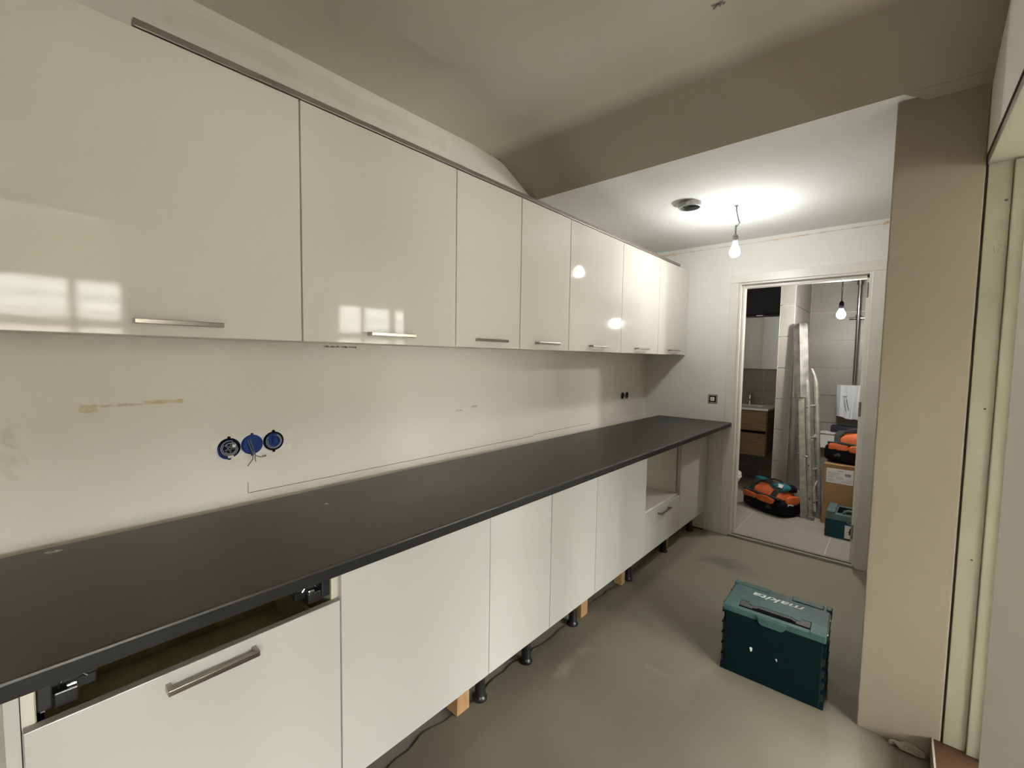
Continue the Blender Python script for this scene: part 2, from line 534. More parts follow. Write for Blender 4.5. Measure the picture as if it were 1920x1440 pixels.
# ceilings
struct(MB().box(-.05, XR, YB, 1.5705, ZC, ZC + .1), 'ceiling', M_ceil)
struct(MB().box(-.05, XR + .1, 2.05, YF + .1, ZC2, ZC2 + .08), 'ceiling_hall', M_ceil_hall)
mb = MB()
rows = []
G_ = (ZC - ZC2) / (2.05 - 1.69)
ys = [1.57 + .24 * i / 12 for i in range(13)] + [1.835, 1.885, 1.93, 1.975, 2.03, 2.05]
for y in ys:
    # soft rounded transition from the flat ceiling (y<1.57) into the slope (y>1.81)
    if y <= 1.81:
        z = ZC - G_ * (y - 1.57) ** 2 / (2 * .24)
    else:
        z = ZC - G_ * (y - 1.69)
    if y < 1.885:
        cx = max(.004, .152 * (y - 1.686) / .199)
        dz = .030 * min(1, max(0, (y - 1.66) / .15))
    else:
        cx = .152 - (.152 - .035) * (y - 1.885) / .165
        dz = .028
    rows.append([mb.bm.verts.new(p) for p in ((0, y, z + dz), (cx, y, z), (1.0, y, z), (XR + .05, y, z))])
for a, b in zip(rows, rows[1:]):
    for j in range(3):
        mb.bm.faces.new((a[j], a[j + 1], b[j + 1], b[j]))
lip = [mb.bm.verts.new((v.co.x, 2.0505, ZC2 - .0008)) for v in rows[-1]]
for j in range(3):
    mb.bm.faces.new((rows[-1][j], rows[-1][j + 1], lip[j + 1], lip[j]))
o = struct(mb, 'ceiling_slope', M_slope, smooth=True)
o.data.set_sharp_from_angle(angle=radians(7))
struct(MB().box(-.05, XR + .1, 1.5705, 2.06, ZC + .02, ZC + .1), 'ceiling_slab', M_ceil)
# floor: concrete slab, and the levelling compound poured up to a ragged edge under the units
struct(MB().box(-.05, XR, YB, YF + .02, -.1, -.006), 'floor_slab', M_slab)
edge = []
y = YB
while y < 3.70:
    base = 0.452 + .025 * noise.noise(Vector((y * 3.1, 0, 0))) + .016 * noise.noise(Vector((y * 11, 3, 0))) + .006 * random.uniform(-1, 1)
    if y < 0.9:
        base += 0.03 * min(1, (0.9 - y) * 3)
    if y > 2.9:
        base -= (y - 2.9) * .1
    edge.append((base, y))
    y += 0.035
pts = [(XR, YB)] + [(XR, 3.735), (0.40, 3.735)] + edge[::-1]
struct(MB().prism(pts, -.006, 0.0, 'z'), 'floor', M_floor)
# brown raised threshold of doorway B and neighbouring room
struct(MB().box(2.0, WIN_X, YN, 5.0, -.05, .073), 'floor_next_room', M_pale_floor)
struct(MB().box(2.0, WIN_X, YN, 5.0, 2.6, 2.7), 'ceiling_next_room', M_ceil_hall)
struct(MB().box(2.0, WIN_X, YN - .1, YN, 0, 2.7), 'wall_next_room', M_wall)
struct(MB().box(2.0, WIN_X, 5.0, 5.1, 0, 2.7), 'wall_next_room', M_leaf)
mb = MB()
(a0, a1, az0, az1), (b0, b1, bz0, bz1), (c0, c1, cz0, cz1), (e0, e1, ez0, ez1) = WINS
mb.box(WIN_X, WIN_X + .12, YN, e0, 0, 2.7).box(WIN_X, WIN_X + .12, e1, a0, 0, 2.7).box(WIN_X, WIN_X + .12, a1, c0, 0, 2.7).box(WIN_X, WIN_X + .12, c1, b0, 0, 2.7).box(WIN_X, WIN_X + .12, b1, 5.0, 0, 2.7)
for (y0, y1, z0, z1) in WINS:
    mb.box(WIN_X, WIN_X + .12, y0, y1, 0, z0).box(WIN_X, WIN_X + .12, y0, y1, z1, 2.7)
struct(mb, 'wall_window', M_wall)
for k, (y0, y1, z0, z1) in enumerate(WINS):
    e = sempty('window_%d' % (k + 1))  # the third and fourth are the added, unseen openings
    mull = ((0.30, 0.36), (3.58, 3.66), (2.0, 2.06), (-2.35, -2.29))[k]
    f = MB()
    f.box(WIN_X + .02, WIN_X + .09, y0, y0 + .06, z0, z1).box(WIN_X + .02, WIN_X + .09, y1 - .06, y1, z0, z1)
    f.box(WIN_X + .02, WIN_X + .09, y0, y1, z0, z0 + .06).box(WIN_X + .02, WIN_X + .09, y0, y1, z1 - .06, z1)
    f.box(WIN_X + .02, WIN_X + .09, mull[0], mull[1], z0, z1)
    f.box(WIN_X + .02, WIN_X + .09, y0, y1, 1.62, 1.70)
    if k == 1:
        f.box(WIN_X + .03, WIN_X + .08, 3.13, 3.18, z0, z1)
    f.build('window_frame', M_white, e)
    for (p0, p1) in ((y0 + .06, mull[0]), (mull[1], y1 - .06)):
        MB().box(WIN_X + .05, WIN_X + .056, p0, p1, z0 + .06, 1.62).build('pane', M_glass, e)
        MB().box(WIN_X + .05, WIN_X + .056, p0, p1, 1.70, z1 - .06).build('pane', M_glass, e)
    MB().box(WIN_X - .12, WIN_X + .02, y0 - .05, y1 + .05, z0 - .03, z0).build('window_sill', M_white, e)
# the building across the street, mirrored in the cabinet doors through those windows
ow = sempty('wall_outside')
mb = MB().box(11.2, 11.6, -9, 16, -4, 3.25)
mb.build('facade', M_facade, ow)
for k, (z0, z1, m) in enumerate(((2.55, 2.70, M_facade_d), (2.22, 2.36, M_facade_d), (1.2, 1.6, M_facade_d), (1.85, 2.0, M_facade_r))):
    MB().box(11.1, 11.2, -9, 16, z0, z1).build('band', m, ow)

# ---- doorway B: old cream frame seen at the right edge
d2 = sempty('door_2')
MB().box(1.8895, 1.946, YP, YP + .04, .050, 2.085, bev=.002).build('jamb_lining', M_jamb, d2)
MB().box(1.946, 1.984, YP - .010, YP + .04, .050, 2.06, bev=.003).build('jamb_stop', M_jamb, d2)
MB().box(1.984, 2.0, YP - .022, YP + .03, .060, 2.06, bev=.004).build('jamb_edge', M_trim, d2)
MB().box(1.886, 2.0, DB[0], YP - .0005, 2.062, 2.088, bev=.002).build('head_lining', M_jamb, d2)
MB().box(1.8838, 1.8892, YP + .012, YP + .03, .0, 2.092).build('shadow_joint', M_joint, d2, label='dark open joint between plaster and frame')
MB().box(XR - .001, 1.8895, DB[0], YP + .01, 2.0885, 2.0925).build('shadow_joint', M_joint, d2)
MB().box(1.866, 2.0, DB[0], YP + .03, .001, .073, bev=.002).build('threshold', M_brown, d2, label='brown wooden threshold')
MB().box(1.8605, 1.866, DB[0], YP - .0005, .001, .0745).build('threshold_edge', M_pier, d2)
for (x, z, r) in ((1.934, 1.939, .0042), (1.925, 1.264, .0036), (1.923, .748, .0032)):
    MB().lathe([(r, 0), (r, .0012)], (x, YP - .0011, z), 10, 'y').build('screw_hole', M_joint, d2)
mb = MB()
for (xa, za, xb, zb) in ((1.914, 1.80, 1.918, 1.775), (1.922, 1.80, 1.932, 1.797), (1.932, 1.797, 1.924, 1.775), (1.924, 1.775, 1.936, 1.776),
                         (1.94, 1.79, 1.946, 1.782), (1.936, 1.765, 1.944, 1.76), (1.944, 1.76, 1.94, 1.745)):
    mb.tube([(xa, YP - .0004, za), (xb, YP - .0004, zb)], .0007, 4)
mb.build('pencil_mark', M_pencil, d2, label='faint pencil scribble')
MB().box(2.0, 2.018, YP - .03, YP + .03, .073, 2.06, bev=.004).build('outer_casing', M_leaf, d2)
# ---- doorway A beside the camera: plain lining
d3 = sempty('door_3')
MB().box(XR - .006, 2.006, DA[0], DA[0] + .02, 0, 2.06).box(XR - .006, 2.006, DA[1] - .02, DA[1], 0, 2.06).box(XR - .006, 2.006, DA[0], DA[1], 2.04, 2.06).build('frame_lining', M_trim, d3)
MB().box(XR - .002, 2.0, DA[0] + .02, DA[1] - .02, .001, .073).build('threshold', M_brown, d3)

# ---- far door frame to the bathroom
d1 = sempty('door_1')
MB().box(.675, .742, YF - .016, YF, 0, 2.014, bev=.004).box(.742, .757, YF - .006, YF + .10, 0, 2.014, bev=.002).build('jamb_left', M_trim, d1)
MB().box(.757, .772, YF + .035, YF + .10, .03, 2.00, bev=.002).build('door_stop', M_trim, d1)
MB().box(1.545, 1.616, YF - .016, YF, 0, 2.014, bev=.004).box(1.530, 1.545, YF - .006, YF + .10, 0, 2.014, bev=.002).build('jamb_right', M_trim, d1)
MB().box(1.515, 1.530, YF + .045, YF + .10, .03, 2.00, bev=.002).build('door_stop', M_trim, d1)
MB().box(.675, 1.616, YF - .016, YF, 2.014, 2.080, bev=.004).build('head_casing', M_trim, d1)
MB().box(.757, 1.530, YF - .004, YF + .10, 2.000, 2.014, bev=.002).build('head_lining', M_trim, d1)
MB().box(.757, 1.530, YF + .045, YF + .10, 1.978, 2.0, bev=.002).build('head_stop', M_trim, d1)
for z in (1.893, 1.095, .246):
    h = MB().box(1.524, 1.531, YF + .003, YF + .032, z - .045, z + .045).tube([(1.522, YF - .004, z - .05), (1.522, YF - .004, z + .05)], .006, 10)
    h.build('hinge', M_zinc, d1, label='bare metal hinge')
mb = MB().box(.74, 1.547, YF - .022, YF - .004, 0, .020, bev=.003).box(.757, 1.53, YF - .004, YF + .012, 0, .012).box(.757, 1.53, YF + .012, YF + .035, 0, .028, bev=.004)
mb.build('threshold', M_jamb, d1, label='worn beige door threshold')

# ------------------------------------------------------------------ bathroom shell, tile by tile
BYF, BYB, BX0, BX1 = YF + .10, 5.75, 0.12, 1.80
BZ = .026
struct(MB().box(BX0 - .1, BX0, BYF, BYB + .1, -.02, 2.5), 'wall_bathroom_left', M_tile)
struct(MB().box(BX1, BX1 + .1, BYF, BYB + .1, -.02, 2.5), 'wall_bathroom_right', M_tile)
wb = struct(MB().box(BX0, BX1, BYB + .012, BYB + .1, -.02, 2.5), 'wall_bathroom_back', M_grout)
struct(MB().box(BX0 - .1, BX1 + .1, BYF - .0, BYB + .1, 2.42, 2.5), 'ceiling_bathroom', M_ceil_hall)
fb = struct(MB().box(BX0, BX1, BYF - .065, BYB + .1, -.02, BZ - .004), 'floor_bathroom', M_grout)
G = .0030
ZR = [0.026, 0.157, 0.457, 0.757, 1.053, 1.348, 1.642, 1.938, 2.238, 2.42]
PX0, PX1, PY0 = .835, .955, 4.80
for (xa, xb) in ((BX0, .53), (.53, PX0 - .002), (PX1 + .002, 1.372), (1.372, BX1)):
    for z0, z1 in zip(ZR, ZR[1:]):
        if xb <= PX0 and z0 > 1.93:
            continue
        MB().box(xa + G, xb - G, BYB, BYB + .014, z0 + G, z1 - G, bev=.001, seg=1).build('tile', M_tile, wb)
MB().box(BX0, PX0 - .002, BYB, BYB + .014, 1.938 + G, 2.42).build('upper_panel', M_anth, wb, label='dark anthracite upper wall panel')
pw = struct(MB().box(PX0 + .011, PX1 - .011, PY0 + .011, BYB, -.02, 2.42), 'wall_partition', M_grout)
for z0, z1 in zip(ZR, ZR[1:]):
    MB().box(PX0 + .001, PX1 - .001, PY0, PY0 + .012, z0 + G, z1 - G, bev=.001, seg=1).build('tile', M_tile, pw)
    for (ya, yb) in ((PY0 + .013, 5.30), (5.30, BYB - .002)):
        MB().box(PX1 - .012, PX1, ya + G, yb - G, z0 + G, z1 - G, bev=.001, seg=1).build('tile', M_tile, pw)
        MB().box(PX0, PX0 + .012, ya + G, yb - G, z0 + G, z1 - G, bev=.001, seg=1).build('tile', M_tile, pw)
MB().box(PX1 - .002, PX1 + .0005, PY0 - .0005, PY0 + .002, BZ, 2.42).box(PX0 - .0005, PX0 + .002, PY0 - .0005, PY0 + .002, BZ, 2.42).build('corner_strip', M_grout, pw)
for (xa, xb) in ((BX0, .172), (.172, .772), (.772, 1.372), (1.372, BX1)):
    for (ya, yb) in ((BYF - .063, 4.35), (4.35, 4.95), (4.95, 5.55), (5.55, BYB + .01)):
        MB().box(xa + G, xb - G, ya + G, yb - G, BZ - .012, BZ, bev=.0008, seg=1).build('tile', M_tile_f, fb)

# ------------------------------------------------------------------ kitchen: wall cabinets
UX, UZ0, UZ1 = .3444, 1.450, 2.1585
UJ = [-.052, .554, 1.166, 1.569, 1.980, 2.582, 3.163, 3.733]
UL = ['white gloss wall cabinet nearest the camera, leftmost, mirroring a big window',
      'white gloss wall cabinet second from the left, mirroring the small window above its handle',
      'narrow white gloss wall cabinet third from the left, right of the small window reflection',
      'narrow white gloss wall cabinet fourth from the left, before the one with two bulb reflections',
      'white gloss wall cabinet fifth from the left, mirroring the two lit bulbs',
      'white gloss wall cabinet sixth from the left, last but one before the far wall',
      'white gloss wall cabinet at the far end of the row, against the far wall']


def bar_handle(parent, x, y, z, L, out=.030, th=.0115):
    mb = MB()
    mb.box(x + out - .009, x + out, y - L / 2, y + L / 2, z - th / 2, z + th / 2, bev=.0012)
    mb.box(x, x + out - .008, y - L / 2, y - L / 2 + .010, z - th / 2, z + th / 2)
    mb.box(x, x + out - .008, y + L / 2 - .010, y + L / 2, z - th / 2, z + th / 2)
    return mb.build('handle', M_steel, parent, label='brushed steel bar handle')


for i in range(7):
    y0, y1 = UJ[i], UJ[i + 1]
    t = thing('wall_cabinet', UL[i], 'wall cabinet', (0, (y0 + y1) / 2, UZ0), group='white gloss wall cabinets')
    MB().box(.001, UX - .032, y0 + .0008, y1 - .0008, UZ0 + .004, UZ1 - .001).build('carcass', M_carc, t)
    d = MB().box(UX - .019, UX, y0 + .0023, y1 - .0023, UZ0, UZ1 - .003, bev=.0012).build('door', M_gloss, t)
    bar_handle(d, UX, (y0 + y1) / 2, 1.483, .180)
s = thing('cornice_strip', 'long taupe metal strip lying along the front top edge of the wall cabinets', 'strip', (UX - .015, 1.9, UZ1))
MB().box(UX - .026, UX + .003, .182, 3.54, UZ1 - .0005, UZ1 + .018, bev=.002).build('strip', M_strip, s)
MB().box(UX - .026, UX - .010, .182, 3.54, UZ1 + .018, UZ1 + .0255, bev=.002).build('ridge', M_trim, s)
s = thing('wooden_batten', 'thin pine batten lying on the wall cabinets behind the metal strip', 'batten', (UX - .05, 1.7, UZ1))
MB().box(UX - .062, UX - .030, .595, 2.836, UZ1 - .0005, UZ1 + .036, bev=.002).build('batten', M_batten, s)

# ------------------------------------------------------------------ kitchen: base cabinets
BX, BZ0, BZ1 = .5613, .168, .886
BJ = [-.041, .557, 1.159, 1.5575, 1.9567, 2.557, 3.137, 3.722]
BLb = ['base cabinet nearest the camera, lowered front with long steel handle, gap under the worktop',
       'wide handleless white base cabinet right of the one with the long steel handle',
       'narrow handleless white base cabinet, third unit from the left',
       'narrow handleless white base cabinet, fourth unit from the left',
       'handleless white base cabinet just left of the open oven niche',
       'base cabinet with an open oven niche above one white drawer with a small handle',
       'white base cabinet at the far end of the run, beside the door frame']


def leg(t, x, y):
    MB().lathe([(.030, 0), (.030, .008), (.024, .014), (.021, .022), (.021, .10), (.025, .104), (.025, .15), (.032, .155), (.032, BZ0)], (x, y, 0), 18) \
        .build('leg', M_black, t, smooth=True, label='black plastic adjustable leg')


LEGY = [.515, 1.198, 1.497, 1.885, 2.525, 3.085, 3.62]
for i in range(7):
    y0, y1 = BJ[i], BJ[i + 1]
    t = thing('base_cabinet', BLb[i], 'base cabinet', (0, (y0 + y1) / 2, 0), group='white base cabinets under the worktop')
    bx = .541
    if i in (0, 5):
        c = MB()
        c.box(.15, bx, y0, y0 + .017, BZ0, BZ1).box(.15, bx, y1 - .017, y1 - .0008, BZ0, BZ1)
        c.box(.15, .16, y0 + .017, y1 - .017, BZ0, BZ1).box(.16, bx, y0 + .017, y1 - .017, BZ0, BZ0 + .017)
        if i == 5:
            c.box(.16, bx, y0 + .017, y1 - .017, .424, .441)
        c.build('carcass', M_carc, t)
    else:
        MB().box(.15, bx, y0, y1 - .0008, BZ0, BZ1).build('carcass', M_carc, t)
    if i == 0:
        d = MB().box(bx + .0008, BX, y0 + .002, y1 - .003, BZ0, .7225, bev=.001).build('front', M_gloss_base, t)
        MB().box(bx + .001, BX - .0005, y0 + .002, y1 - .003, .7226, .7236).build('edge_band', M_edge, d, label='grey unfinished top edge')
        bar_handle(d, BX, .251, .694, .176, .031, .0125)
        b = MB()
        b.box(.18, bx - .003, y0 + .03, y1 - .03, .30, .312)
        b.box(.18, .192, y0 + .03, y1 - .03, .312, .74).box(.18, bx - .003, y0 + .03, y0 + .042, .312, .66).box(.18, bx - .003, y1 - .042, y1 - .03, .312, .66)
        b.box(.192, bx - .02, y0 + .042, y1 - .042, .56, .575)
        b.build('drawer_box', M_inner, t, label='dark olive inner drawer')
        MB().box(.16, .18, y0 + .018, y1 - .018, BZ0 + .02, BZ1).box(.16, bx, y0 + .0172, y0 + .019, BZ0 + .02, BZ1).box(.16, bx, y1 - .019, y1 - .0172, BZ0 + .02, BZ1) \
            .box(.16, bx - .01, y0 + .018, y1 - .018, BZ1 - .004, BZ1 - .001).build('lining', M_inner, t)
        for sgn, yy in ((1, y0 + .019), (-1, y1 - .019)):
            h = MB()
            h.box(bx - .16, bx - .006, min(yy, yy + sgn * .022), max(yy, yy + sgn * .022), .735, .795, bev=.003)
            h.box(bx - .12, bx - .010, min(yy + sgn * .022, yy + sgn * .058), max(yy + sgn * .022, yy + sgn * .058), .728, .758, bev=.003)
            h.box(bx - .10, bx - .030, min(yy + sgn * .05, yy + sgn * .085), max(yy + sgn * .05, yy + sgn * .085), .74, .772, bev=.003)
            h.tube([(bx - .03, yy + sgn * .02, .77), (bx - .03, yy + sgn * .085, .77)], .008, 10)
            hb = h.build('hinge_bracket', M_black, t, smooth=False, label='black plastic front bracket with chrome clip')
            k = MB().box(bx - .028, bx - .012, min(yy + sgn * .040, yy + sgn * .056), max(yy + sgn * .040, yy + sgn * .056), .757, .765, bev=.002)
            k.box(bx - .018, bx - .011, min(yy + sgn * .004, yy + sgn * .012), max(yy + sgn * .004, yy + sgn * .012), .730, .750, bev=.001)
            k.tube(bez((bx - .02, yy + sgn * .03, .762), (bx - .02, yy + sgn * .045, .80), (bx - .02, yy + sgn * .07, .765), 8), .002, 6)
            k.build('clip', M_chrome, hb)
        MB().box(.15, BX, y0 - .020, y0 - .001, .0, BZ1, bev=.001).build('end_panel', M_gloss_base, t)
    elif i == 5:
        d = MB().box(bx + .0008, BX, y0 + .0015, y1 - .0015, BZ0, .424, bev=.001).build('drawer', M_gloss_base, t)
        bar_handle(d, BX, 2.835, .394, .175, .030, .010)
        MB().box(bx - .004, bx + .003, y1 - .021, y1 - .018, .441, BZ1).build('edge_trim', M_steel, t)
    else:
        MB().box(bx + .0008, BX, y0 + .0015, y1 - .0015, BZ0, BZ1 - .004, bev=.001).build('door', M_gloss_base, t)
    if i != 1:
        leg(t, .475, LEGY[i])
    if i == 2:
        leg(t, .475, LEGY[1])
    for yy in (y0 + .06, y1 - .06):
        leg(t, .20, yy)
    if i == 6:
        MB().box(.34, .555, y1 - .016, y1, .012, BZ0 - .0005).build('end_plinth', M_carc, t)
        MB().box(.345, .553, y1 - .0155, y1 - .001, .0, .0118).build('floor_gap_shade', M_black, t)  # black strip put in for the shaded gap under the plinth
for k, (x0, x1, y0, y1, lb) in enumerate(((.415, .478, 1.070, 1.135, 'pine block wedged under the wide handleless base cabinet, nearest the camera'),
                                        (.42, .482, 1.957, 2.022, 'pine block under the joint of the fourth and fifth base units'),
                                        (.425, .480, 2.425, 2.468, 'pine block under the base cabinet left of the oven niche'),
                                        (.42, .470, 3.150, 3.190, 'pine block under the far end of the base units'))):
    o = MB().box(x0, x1, y0, y1, 0, BZ0 - .0003, bev=.0015).build('wooden_block', M_wood)
    o['label'] = lb
    o['category'] = 'wood block'
    o['group'] = 'pine blocks propping the base cabinets'

# worktop
wt = MB()
xs0, xs1 = .137, .733
prof = [(xs0, .9185), (xs1 - .005, .9185), (xs1 - .0015, .917), (xs1, .9135), (xs1, .890), (xs1 - .0015, .8865), (xs0, .8862)]
wt.prism(prof, -.085, 3.7225, 'y')
o = wt.build('worktop', M_top)
MB().box(xs1 - .0002, xs1 + .0006, -.085, 3.7225, .8885, .9125).build('edge_band', M_edge_b, o, label='darker front edge band')
o['label'] = 'long anthracite laminate worktop lying over the base cabinets'
o['category'] = 'worktop'

# ------------------------------------------------------------------ wall boxes, switch
def wallbox(y, z, label, kind):
    t = thing('wall_box', label, 'socket box', (0, y, z), group='blue flush wall boxes in a row of three')
    mb = MB().lathe([(.0345, -.001), (.0345, .004), (.0325, .0055), (.029, .0055), (.0285, .001)], (0, y, z), 24, 'x')
    for s in (-1, 1):
        mb.box(-.001, .005, y - .004, y + .004, z + s * .036 - .004, z + s * .036 + .004)
    mb.build('rim', M_blue if kind == 1 else M_dark, t, smooth=False)
    if kind == 0:
        MB().lathe([(.031, .0056), (.031, .0062)], (0, y - .004, z - .006), 24, 'x').build('rim_edge', M_blue, t)
        MB().lathe([(.030, .006), (.030, .0068)], (0, y, z), 24, 'x').build('rim_inner', M_dkblue, t)
    MB().lathe([(.0288, .0), (.0288, .002)], (0, y, z), 24, 'x').build('cup', M_blue if kind != 0 else M_dkblue, t)
    if kind == 1:
        MB().lathe([(.0335, .005), (.0335, .0075), (.030, .009)], (0, y, z), 8, 'x').build('cover', M_blue, t)
        w_ = MB()
        w_.tube([(.012, y - .018, z + .022), (.014, y - .008, z - .012), (.016, y - .002, z - .034), (.018, y - .004, z - .05), (.016, y - .020, z - .072)], .0016, 6)
        w_.tube([(.012, y - .010, z + .020), (.014, y, z - .012), (.017, y + .005, z - .036), (.018, y + .003, z - .048), (.018, y + .006, z - .060)], .0016, 6)
        w_.tube([(.014, y - .002, z - .025), (.017, y + .008, z - .040), (.018, y + .022, z - .046), (.018, y + .038, z - .046), (.018, y + .040, z - .042), (.018, y + .026, z - .042)], .0016, 6)
        w_.build('wires', M_wire, t)
    else:
        w_ = MB()
        for q in range(3 if kind == 0 else 2):
            rr = .026 - .004 * q
            a0 = 1.2 + q * 1.3 if kind == 0 else 2.4 + q * .5
            w_.tube([(.007 + .002 * q, y + rr * cos(a0 + a), z + rr * sin(a0 + a)) for a in [k * .36 for k in range(15)]], .0011, 6)
        w_.build('wires', M_wire_w, t)
        if kind == 0:
            w2 = MB()
            for q in range(5):
                a = q * 1.25
                w2.tube(bez((.004, y + .02 * cos(a), z + .02 * sin(a)), (.012, y, z), (.006, y + .018 * cos(a + 2.3), z + .018 * sin(a + 2.3)), 6), .0013, 5)
            w2.build('wire_bundle', M_wire, t)
            MB().box(.006, .012, y + .008, y + .018, z + .002, z + .012, bev=.002).build('connector', M_white, t)
            MB().box(.005, .009, y - .006, y + .012, z - .034, z - .026, bev=.002).build('connector', M_white, t)
        else:
            MB().box(.002, .007, y - .006, y + .014, z - .010, z + .014, bev=.002).build('insert', M_blue, t)


wallbox(.448, 1.086, 'left blue wall box stuffed with grey wires', 0)
wallbox(.519, 1.089, 'middle blue wall box with cover and cable ends hanging down', 1)
wallbox(.590, 1.092, 'right blue wall box with coiled cable, open', 2)
for k, y in enumerate((3.292, 3.366)):
    t = thing('socket_box', 'small dark open wall box above the far worktop, %s one of the pair' % ('left' if k == 0 else 'right'), 'socket box', (0, y, 1.106), group='pair of open boxes above the far worktop')
    MB().lathe([(.030, -.001), (.030, .006), (.026, .007), (.0255, .0015)], (0, y, 1.106), 18, 'x').build('rim', M_zinc, t)
    MB().lathe([(.0255, .0), (.0255, .002)], (0, y, 1.106), 18, 'x').build('cup', M_dark, t)
    MB().tube(bez((.003, y - .015, 1.112), (.02, y, 1.10), (.004, y + .012, 1.094), 6), .003, 6).build('wires', M_wire, t)
t = thing('light_switch', 'uncovered light switch insert on the far wall left of the door', 'switch', (.578, YF, 1.095))
mb = MB()
for s in (-1, 1):
    mb.box(.578 - .036, .578 + .036, YF - .004, YF + .001, 1.095 + s * .031 - .006, 1.095 + s * .031 + .006, bev=.001)
    mb.box(.578 + s * .031 - .006, .578 + s * .031 + .006, YF - .004, YF + .001, 1.095 - .030, 1.095 + .030, bev=.001)
mb.build('mounting_frame', M_zinc, t)
MB().box(.578 - .025, .578 + .025, YF - .002, YF + .001, 1.07, 1.12).build('recess', M_dark, t)
MB().box(.578 - .017, .578 + .015, YF - .009, YF - .001, 1.079, 1.111, bev=.002).build('insert', M_white, t)
MB().box(.578 - .004, .578 + .003, YF - .011, YF - .008, 1.090, 1.099, bev=.001).build('toggle', M_grey_sock, t)

# ------------------------------------------------------------------ pendant bulbs, duct
def pendant(name, label, top, hook, bulb, mbulb, r=.030, mid=None, mw=None, ms=None):
    t = thing(name, label, 'light', top)
    x, y, z = bulb
    path = [top] + mid + [(x, y, z + .095)]
    MB().tube(path, .0035 if mw is None else .0045, 8).build('cable', mw or M_wire, t, smooth=True)
    MB().lathe([(.0125, .036), (.0155, .040), (.0165, .062), (.0155, .085), (.009, .094), (.005, .10)], (x, y, z), 18).build('lampholder', ms or M_grey_sock, t, smooth=True)
    prof = [(.0115, .040), (.014, .030), (.020, .020), (.027, .006), (r, -.010), (.0285, -.022), (.022, -.033), (.012, -.0395), (.002, -.0415)]
    MB().lathe(prof, (x, y, z), 24).build('bulb', mbulb, t, smooth=True, label='lit bare bulb')
    return t


bx_, by_, bz_ = .910, 2.935, 2.090
t = pendant('pendant_bulb', 'lit bare bulb hanging on a crooked wire from the hall ceiling', (.922, 2.88, ZC2), None, (bx_, by_, bz_), M_bulb,
            mid=[(.924, 2.885, 2.31), (.930, 2.90, 2.27), (.934, 2.915, 2.245), (.925, 2.92, 2.235), (.912, 2.93, 2.225)])
MB().lathe([(.012, -.004), (.012, 0)], (.922, 2.88, ZC2), 12).build('hook_plate', M_grey_sock, t)
mb = MB()
mb.tube([(.928, 2.91, 2.262), (.936, 2.915, 2.252), (.938, 2.915, 2.243), (.928, 2.92, 2.236)], .0025, 6)
mb.tube([(.912, 2.93, 2.24), (.911, 2.93, 2.205)], .0055, 8)
mb.build('wire_connector', M_wire_w, t)
t = pendant('pendant_bulb', 'lit bare bulb hanging in the bathroom behind the doorway', (1.335, 4.36, 2.42), None, (1.338, 4.361, 1.800), M_bulb2, r=.031,
            mid=[(1.337, 4.36, 2.10), (1.337, 4.36, 1.95)], mw=M_black, ms=M_dark)
MB().lathe([(.008, 1.985), (.008, 2.01)], (1.337, 4.36, 0), 10).build('wire_connector', M_wire, t)
MB().lathe([(.020, -.004), (.020, 0)], (1.335, 4.36, 2.42), 12).build('ceiling_plate', M_white, t)

t = thing('vent_duct', 'round metal ventilation duct collar sticking out of the hall ceiling', 'vent', (.720, 2.655, ZC2))
cx_, cy_ = .722, 2.665
MB().lathe([(.062, -.030), (.064, -.028), (.064, 0), (.056, 0), (.055, -.029)], (cx_, cy_, ZC2), 28, loop=True).build('collar', M_duct, t, smooth=False)
MB().lathe([(.0557, -.006), (.0557, -.003)], (cx_, cy_, ZC2), 28).build('duct_opening', M_dark, t)
MB().lathe([(.046, -.010), (.044, -.0065), (.034, -.0065), (.036, -.010)], (cx_ + .004, cy_, ZC2), 24, loop=True).build('inner_ring', M_slate, t)
mb = MB()
pts = []
for k in range(22):
    a = 2 * pi * k / 22
    rr = .082 + .008 * noise.noise(Vector((cos(a) * 2, sin(a) * 2, 1)))
    pts.append((cx_ - .030 + rr * cos(a) * .8, cy_ - .012 + rr * sin(a)))
mb.prism(pts, ZC2 - .0015, ZC2 + .0005, 'z')
mb.build('cut_hole', M_zinc, t, label='grey rough edge of the ceiling hole')

# ------------------------------------------------------------------ tool case in the kitchen
def text_mesh(body, size, shear, offset, extr):
    cu = bpy.data.curves.new('lettering', 'FONT')
    cu.body = body
    cu.size = size
    cu.shear = shear
    cu.offset = offset
    cu.extrude = extr
    cu.align_x = 'CENTER'
    cu.align_y = 'CENTER'
    ob = bpy.data.objects.new('lettering_source', cu)
    COL.objects.link(ob)
    bpy.context.view_layer.update()
    dg = bpy.context.evaluated_depsgraph_get()
    me = bpy.data.meshes.new_from_object(ob.evaluated_get(dg))
    bpy.data.objects.remove(ob)
    bpy.data.curves.remove(cu)
    return me


W, D, H = .390, .270, .310
tc = thing('tool_case', 'dark teal stackable tool case standing on the grey kitchen floor', 'tool case', (1.348, 2.078 + D / 2, 0), radians(1.8))
hw, hd = W / 2, D / 2


def L(mb, name, m, parent=tc, **k):
    return mb.build(name, m, parent, world=False, **k)


b = MB().box(-hw + .012, hw - .012, -hd, hd - .012, 0.0, H - .028, bev=.006)
L(b, 'body', M_teal)
